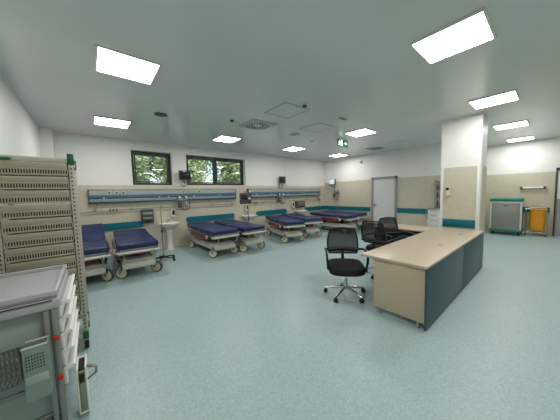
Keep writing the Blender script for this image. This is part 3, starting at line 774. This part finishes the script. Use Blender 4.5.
# ------------------------------------------------------------------ supply cart (near left)
KX0, KX1, KY0, KY1 = -.72, -.215, 2.10, 2.86
t = thing('supply_cart', 'light grey supply cart with white drawers in the near left corner', 'cart', (KX0, KY0, 0)); w = KX1 - KX0; d = KY1 - KY0
m = MB(); m.box((w / 2, d / 2 + .01, .53), (w - .05, d - .06, .74), bev=.01); m.build('cart_body', M_cartbody, t)
m = MB(); m.box((w / 2, d / 2, .925), (w + .02, d + .02, .075), bev=.018, seg=3); m.build('lid_skirt', M_cart, t)
m = MB(); m.box((w / 2, d / 2, .974), (w - .0, d + .0, .03), bev=.010); m.build('lid_top', M_cart, t)
m = MB()
for x in (.01, w - .01): m.box((x, d / 2, 1.0), (.028, d + .02, .04), bev=.010)
for y in (.0, d - .0): m.box((w / 2, y, 1.0), (w + .01, .028, .04), bev=.010)
m.build('lid_rim', M_cart, t)
m = MB(); m.box((w / 2, -.012, .955), (w - .05, .008, .006), bev=.002); m.build('lid_groove', M_hole, t)
for x in (.03, w - .06, w - .022):
    m = MB(); m.box((x, .0, .48), (.028, .035, .82), bev=.006); m.build('corner_post', M_cartdark, t)
for z in (.425, .70):
    m = MB(); m.box((w - .022, -.026, z), (.034, .028, .03), bev=.008); m.build('red_clip', M_clip, t)
    m = MB(); m.box((w / 2 - .03, -.03, z - .008), (w - .08, .016, .028), bev=.004); m.build('accessory_rail', M_cartdark, t)
hz = [.905, .80, .69, .565, .435]; y0d, y1d = .03, d - .03
for k, z in enumerate(hz):
    h = (.095, .10, .105, .115, .12)[k]
    m = MB(); m.box((w + .0, (y0d + y1d) / 2, z - .05), (.022, y1d - y0d, h), bev=.006); dr = m.build('drawer', M_drawer, t)
    m = MB(); m.prism([(z - .012, w + .008), (z - .004, w + .05), (z + .014, w + .056), (z + .02, w + .042), (z + .004, w + .012)], 1, y0d, y1d)
    m.build('drawer_handle', M_drawer, dr)
m = MB(); m.box((w + .055, .13, .22), (.012, .18, .35), bev=.005); m.box((w + .103, .13, .22), (.012, .18, .35), bev=.005); m.box((w + .08, .13, .052), (.05, .18, .014), bev=.004); m.box((w + .08, .214, .22), (.05, .012, .34), bev=.004); sb = m.build('side_bin', M_drawer, t)
m = MB(); m.box((w + .08, .13, .375), (.034, .15, .008)); m.build('bin_opening', M_hole, sb)
m = MB(); m.box((w + .079, .045, .215), (.034, .012, .31), bev=.003); m.build('bin_end', M_cartdark, sb)
m = MB(); m.box((w + .079, .04, .32), (.03, .018, .07), bev=.006); m.build('bin_latch', M_black, sb)
m = MB(); m.tube([(w + .11, .06, .385), (w + .14, .03, .39), (w + .165, .03, .37), (w + .16, .03, .33), (w + .11, .05, .29)], [.012, .011, .009, .009, .008], 8); m.build('bow_handle', M_gsteel, sb)
for x in (.07, w - .07):
    for y in (.08, d - .08):
        m = MB(); m.box((x, y, .125), (.05, .05, .04), bev=.01); m.cyl((x - .015, y + .02, .055), (x + .015, y + .02, .055), .055, 18); m.box((x, y + .01, .085), (.045, .05, .05), bev=.01); m.build('caster', M_dark, t)
m = MB(); m.box((w / 2, d / 2, .15), (w - .06, d - .06, .03), bev=.006); m.build('base_plate', M_cartdark, t)
# wire basket hung on the cart rail
t = thing('wire_basket', 'grey wire basket hung on the side of the supply cart', 'basket', (KX0 + .0, KY0 - .038, .545))
m = MB(); bw_, bd, bh = .335, .11, .17
for z in (0, bh * .25, bh * .5, bh * .75, bh):
    r = .0045 if z == bh else .003
    m.tube([(0, 0, z), (bw_, 0, z), (bw_, -bd, z), (0, -bd, z)], r, 6, closed=True)
for k in range(19):
    x = bw_ * k / 18; m.tube([(x, 0, bh), (x, 0, 0), (x, -bd, 0), (x, -bd, bh)], .0026, 5)
for k in range(1, 6):
    y = -bd * k / 6
    for x in (0, bw_): m.cyl((x, y, 0), (x, y, bh), .0026, 5)
m.build('basket_wire', M_wire, t)
m = MB()
for x in (.06, bw_ - .06): m.tube([(x, 0, bh - .02), (x, .01, bh + .0), (x, .015, bh - .01)], .004, 6)
m.build('hook', M_wire, t)
# perforated tub at the cart corner
t = thing('perforated_tub', 'pale green perforated plastic holder at the corner of the supply cart', 'holder', (KX0 + .345, KY0 - .041, .40))
m = MB(); W, D, H = .105, .085, .335
for s in ((W / 2, 0, H / 2, W, .004, H), (W / 2, -D, H / 2, W, .004, H), (0, -D / 2, H / 2, .004, D, H), (W, -D / 2, H / 2, .004, D, H), (W / 2, -D / 2, .002, W, D, .004)): m.box(s[:3], s[3:])
m.build('holder_wall', M_tub, t)
m = MB(); m.tube([(0, 0, H), (W, 0, H), (W, -D, H), (0, -D, H)], .006, 8, closed=True); m.build('holder_rim', M_lbody, t)
m = MB()
for r in range(5):
    for c in range(7): m.box((.014 + c * .012, -D - .0025, .20 + r * .02), (.005, .002, .010))
m.build('perforation', M_hole, t)
m = MB(); m.box((W / 2, -D - .004, .13), (W * .96, .004, .055), bev=.002); m.build('holder_band', M_cartbody, t)

# ------------------------------------------------------------------ far wall: cabinet, trolley, bag holder
t = thing('drawer_cabinet', 'white drawer cabinet against the wall left of the column', 'cabinet', (XD - .42, 2.33, 0))
m = MB(); m.box((.21, .225, .50), (.40, .38, .90), bev=.006); m.build('carcass', M_lframe, t)
m = MB(); m.box((.20, .225, .965), (.43, .42, .03), bev=.008); m.build('cabinet_top', M_gsteel, t)
for k, (z, h) in enumerate(((.86, .14), (.70, .14), (.51, .2), (.24, .26))):
    m = MB(); m.box((.004, .225, z), (.02, .36, h - .012), bev=.005); dr = m.build('drawer', M_papr, t)
    m = MB(); m.box((-.014, .225, z + h * .3), (.02, .2, .014), bev=.004); m.build('drawer_handle', M_gsteel, dr)
m = MB(); m.tube([(.04, .41, .93), (.02, .47, .91), (.02, .47, .69), (.04, .41, .65)], .014, 8); m.build('push_bar', M_gsteel, t)
for x in (.06, .36):
    for y in (.08, .37):
        m = MB(); m.cyl((x, y - .012, .03), (x, y + .012, .03), .03, 12); m.box((x, y, .05), (.03, .03, .03)); m.build('caster', M_dark, t)
t = thing('wire_shelf', 'small wire rack with bottles and boxes fixed above the white drawer cabinet', 'shelf', (XD, 2.36, 1.03))
m = MB()
for y in (0, .24):
    m.cyl((-.02, y, -.04), (-.02, y, .94), .008, 6); m.cyl((-.2, y, -.04), (-.2, y, .94), .008, 6)
m.build('upright', M_wire, t)
for z in (.03, .3, .58, .86):
    m = MB(); m.box((-.11, .12, z), (.2, .26, .008)); m.tube([(-.2, 0, z + .0), (-.2, .24, z + .0)], .005, 6); m.build('shelf_tier', M_gsteel, t)
k = 0
for z in (.034, .304, .584):
    for y in (.05, .12, .19):
        m = MB(); h = (.16, .12, .19)[k % 3]
        m.lathe([(.0, 0), (.026, 0), (.027, h * .7), (.012, h * .85), (.012, h), (0, h)], 12)
        b = m.build('bottle', (M_lbody, M_gsteel, M_body)[k % 3]); b.location = (XD - .12, 2.36 + y, 1.03 + z + .0006)
        tag(b, ('pale', 'grey', 'dark')[k % 3] + ' bottle on the ' + {.034: 'lowest', .304: 'middle', .584: 'upper'}[z] + ' tier of the small wire rack', 'bottle', 'bottles on the wire rack'); k += 1
# hand sanitiser on the column
t = thing('sanitizer_dispenser', 'small dispenser with dark head on the beige face of the column', 'dispenser', (CX0 - .012, 1.56, 1.57))
m = MB(); m.box((-.012, 0, 0), (.024, .09, .20), bev=.008); m.build('back_plate', M_lbody, t)
m = MB(); m.box((-.045, .01, .06), (.05, .06, .06), bev=.012); m.build('pump_head', M_black, t)
m = MB(); m.lathe([(0, -.1), (.03, -.1), (.032, .0), (.015, .03), (0, .03)], 14, (-.055, -.005, 0)); m.build('bottle', M_lbody, t)

t = thing('linen_trolley', 'grey closed trolley with teal top and base by the far right wall', 'trolley', (10.9, 1.02, 0)); W, D = .80, .55   # front at local x=0, faces -X
m = MB(); m.box((D / 2, 0, .62), (D - .04, W - .04, .92), bev=.012); m.build('trolley_body', M_gsteel, t)
m = MB(); m.box((.012, 0, .60), (.02, W - .14, .84), bev=.005)
sh = m.build('shutter_door', M_roller, t)
m = MB()
for k in range(20): m.box((.001, 0, .21 + k * .042), (.004, W - .16, .004))
m.build('slat_groove', M_gsteel, sh)
m = MB(); m.box((-.004, 0, 1.005), (.02, .12, .03), bev=.006); m.build('shutter_handle', M_body, sh)
for s in (-1, 1):
    m = MB(); m.box((.02, s * (W / 2 - .03), .62), (.05, .05, .96), bev=.008); m.build('corner_post', M_lbody, t)
m = MB(); m.box((D / 2, 0, 1.12), (D + .0, W, .07), bev=.012); m.build('top_tray', M_lbody, t)
m = MB(); m.box((D / 2, 0, 1.205), (D + .04, W + .015, .115), bev=.04, seg=3); m.build('teal_top', M_tcart, t)
m = MB(); m.box((D / 2, 0, .155), (D + .04, W + .01, .09), bev=.03, seg=3); m.build('teal_base', M_tcart, t)
for x in (.07, D - .07):
    for s in (-1, 1):
        m = MB(); m.cyl((x, s * .33 - .015, .055), (x, s * .33 + .015, .055), .055, 16); m.box((x, s * .33, .1), (.05, .05, .03)); m.build('caster', M_dark, t)

t = thing('bag_holder', 'chrome frame with orange lid holding a yellow bag', 'waste holder', (11.2, .33, 0)); W, D = .46, .40
m = MB()
for s in (-1, 1):
    m.tube([(0, s * W / 2, .08), (0, s * W / 2, .90)], .012, 8); m.tube([(D, s * W / 2, .08), (D, s * W / 2, .90)], .012, 8)
m.tube([(0, -W / 2, .90), (0, W / 2, .90), (D, W / 2, .90), (D, -W / 2, .90)], .012, 8, closed=True)
m.tube([(0, -W / 2, .12), (0, W / 2, .12), (D, W / 2, .12), (D, -W / 2, .12)], .012, 8, closed=True)
m.tube([(-.04, W / 2 - .05, .30), (-.04, W / 2 + .0, .30), (-.04, W / 2 + .0, .72), (-.04, W / 2 - .05, .72)], .010, 8); m.build('holder_frame', M_chrome, t)
m = MB(); m.box((D / 2, -.03, .93), (D + .02, W - .06, .025), bev=.010); m.build('lid', M_orange, t)
for x in (0, D):
    for s in (-1, 1):
        m = MB(); m.cyl((x, s * W / 2 - .012, .03), (x, s * W / 2 + .012, .03), .03, 12); m.box((x, s * W / 2, .065), (.03, .03, .03)); m.build('caster', M_dark, t)
m = MB(); rg = []
for k, (z, f) in enumerate(((.905, .97), (.86, .95), (.7, .93), (.5, .98), (.30, .96), (.19, .82), (.165, .4))):
    ring = []
    for i in range(24):
        a = 2 * PI * i / 24; c, s = math.cos(a), math.sin(a); wr = 1 + .03 * math.sin(a * 5 + k * 1.7)
        ring.append(m.bm.verts.new((D / 2 + (D / 2 - .02) * f * wr * math.copysign(abs(c) ** .6, c), -.03 + (W / 2 - .036) * f * wr * math.copysign(abs(s) ** .6, s), z)))
    rg.append(ring)
for A, B in zip(rg, rg[1:]):
    for j in range(24): m.bm.faces.new((A[j], A[(j + 1) % 24], B[(j + 1) % 24], B[j]))
m.bm.faces.new(rg[-1])
b = m.build('waste_bag', M_yellow); b.location = (11.2, .33, 0)
tag(b, 'yellow waste bag hanging in the chrome frame', 'bag')

t = thing('wall_lamp', 'white tube wall lamp with brown end caps above the yellow bag', 'lamp', (XR, .45, 1.60))
m = MB(); m.box((-.02, 0, 0), (.04, .50, .05), bev=.008); m.build('lamp_body', M_lbody, t)
m = MB(); m.cyl((-.065, -.24, 0), (-.065, .24, 0), .028, 14); m.build('lamp_tube', M_papr, t)
for s in (-1, 1):
    m = MB(); m.box((-.05, s * .27, 0), (.09, .06, .09), bev=.012); m.build('end_cap', M_brown, t)

# ------------------------------------------------------------------ outside
m = MB(); m.box((4, 16, -.3), (60, 16, .1)); o = m.build('lawn', M_grass); o['kind'] = 'structure'; o['label'] = 'grass outside the windows'; o['category'] = 'ground'
def tree(lab, x, y, h, r, n, mi, seed):
    rd = random.Random(seed)
    t = thing('garden_tree', lab, 'tree', (x, y, -.25), 0, 'trees outside the windows')
    m = MB(); m.tube([(0, 0, 0), (.1, 0, h * .35), (-.05, .1, h * .7), (.05, 0, h * .9)], [.18, .13, .08, .03], 8)
    for k in range(7):
        a = rd.random() * 6.28; z = h * (.3 + .07 * k); m.tube([(0, 0, z), (math.cos(a) * r * .4, math.sin(a) * r * .4, z + .4), (math.cos(a) * r * .75, math.sin(a) * r * .75, z + .7)], [.05, .03, .015], 6)
    m.build('trunk', M_bark, t)
    for q in range(2):
        m = MB(); cl = []
        while len(cl) < 24:
            v = Vector((rd.uniform(-1, 1), rd.uniform(-1, 1), rd.uniform(-1, 1)))
            if v.length < 1: cl.append(Vector((v.x * r * .8, v.y * r * .8, h * .62 + v.z * h * .34)))
        for _ in range(n // 2):
            c = cl[rd.randrange(24)]; p = c + Vector((rd.gauss(0, .27), rd.gauss(0, .27), rd.gauss(0, .25)))
            k = math.hypot(p.x, p.y)
            if k > r: p.x *= r / k; p.y *= r / k
            R = Euler((rd.uniform(-1, 1), rd.uniform(-1, 1), rd.random() * 6.28)).to_matrix(); s = rd.uniform(.055, .11)
            m.quad(p + R @ Vector((0, -s, 0)), p + R @ Vector((s * .45, 0, .02)), p + R @ Vector((0, s, 0)), p + R @ Vector((-s * .45, 0, .02)))
        m.build('foliage', M_leafs[(mi + q) % 3], t, smooth=False, recalc=False)
for i, (x, y, h, r, mi) in enumerate(((.9, 10.8, 5.0, 1.0, 0), (3.3, 11.0, 5.4, 1.05, 1), (5.7, 10.8, 5.0, 1.05, 0), (8.0, 11.0, 5.4, 1.0, 1), (2.1, 13.6, 6.6, 1.35, 2), (5.1, 13.8, 6.9, 1.35, 1), (8.2, 13.8, 6.6, 1.35, 2))):
    tree(('broad green tree outside the single left window', 'yellow-green tree outside, behind the pier between the windows', 'green tree outside the left pane of the wide window', 'yellow-green tree outside the right pane of the wide window', 'dark tree farther back outside, seen past the single window', 'tall pale tree farther back outside the wide window', 'dark tree farthest back outside on the right')[i], x, y, h, r, 6000, mi, i + 1)

# ------------------------------------------------------------------ sky, camera, view
wd = bpy.data.worlds.new('World'); S.world = wd; wd.use_nodes = True
nt = wd.node_tree; bg = nt.nodes['Background']; sk = nt.nodes.new('ShaderNodeTexSky')
sk.sky_type = 'NISHITA'; sk.sun_disc = False; sk.sun_elevation = math.radians(50); sk.sun_rotation = math.radians(200); sk.dust_density = 3.0
nt.links.new(sk.outputs[0], bg.inputs['Color']); bg.inputs['Strength'].default_value = .42
sl = bpy.data.lights.new('sun', 'SUN'); sl.energy = .35; sl.angle = .02; so = bpy.data.objects.new('sun', sl); COL.objects.link(so)
so.rotation_euler = Vector((-.25, .62, -.75)).to_track_quat('-Z', 'Y').to_euler(); so.location = (4, -6, 12)

cam = bpy.data.cameras.new('camera'); co = bpy.data.objects.new('camera', cam); COL.objects.link(co)
F, PIT, ROLL, YAW = 226.72, .0723, -.0252, -.6930
cam.sensor_fit = 'HORIZONTAL'; cam.sensor_width = 36.0; cam.lens = F / 560 * 36; cam.clip_start = .05
fw = Vector((-math.sin(YAW) * math.cos(PIT), math.cos(YAW) * math.cos(PIT), -math.sin(PIT)))
r = Vector((math.cos(YAW), math.sin(YAW), 0)); u = r.cross(fw)
r2 = r * math.cos(ROLL) + u * math.sin(ROLL); u2 = -r * math.sin(ROLL) + u * math.cos(ROLL)
Mx = Matrix((r2, u2, -fw)).transposed().to_4x4(); Mx.translation = (0, 0, 1.62); co.matrix_world = Mx
S.camera = co
S.view_settings.view_transform = 'Standard'; S.view_settings.look = 'None'; S.view_settings.gamma = 1; S.view_settings.use_curve_mapping = False
S.view_settings.exposure = 0.64
S.cycles.max_bounces = 8; S.cycles.transparent_max_bounces = 12; S.cycles.sample_clamp_indirect = 6
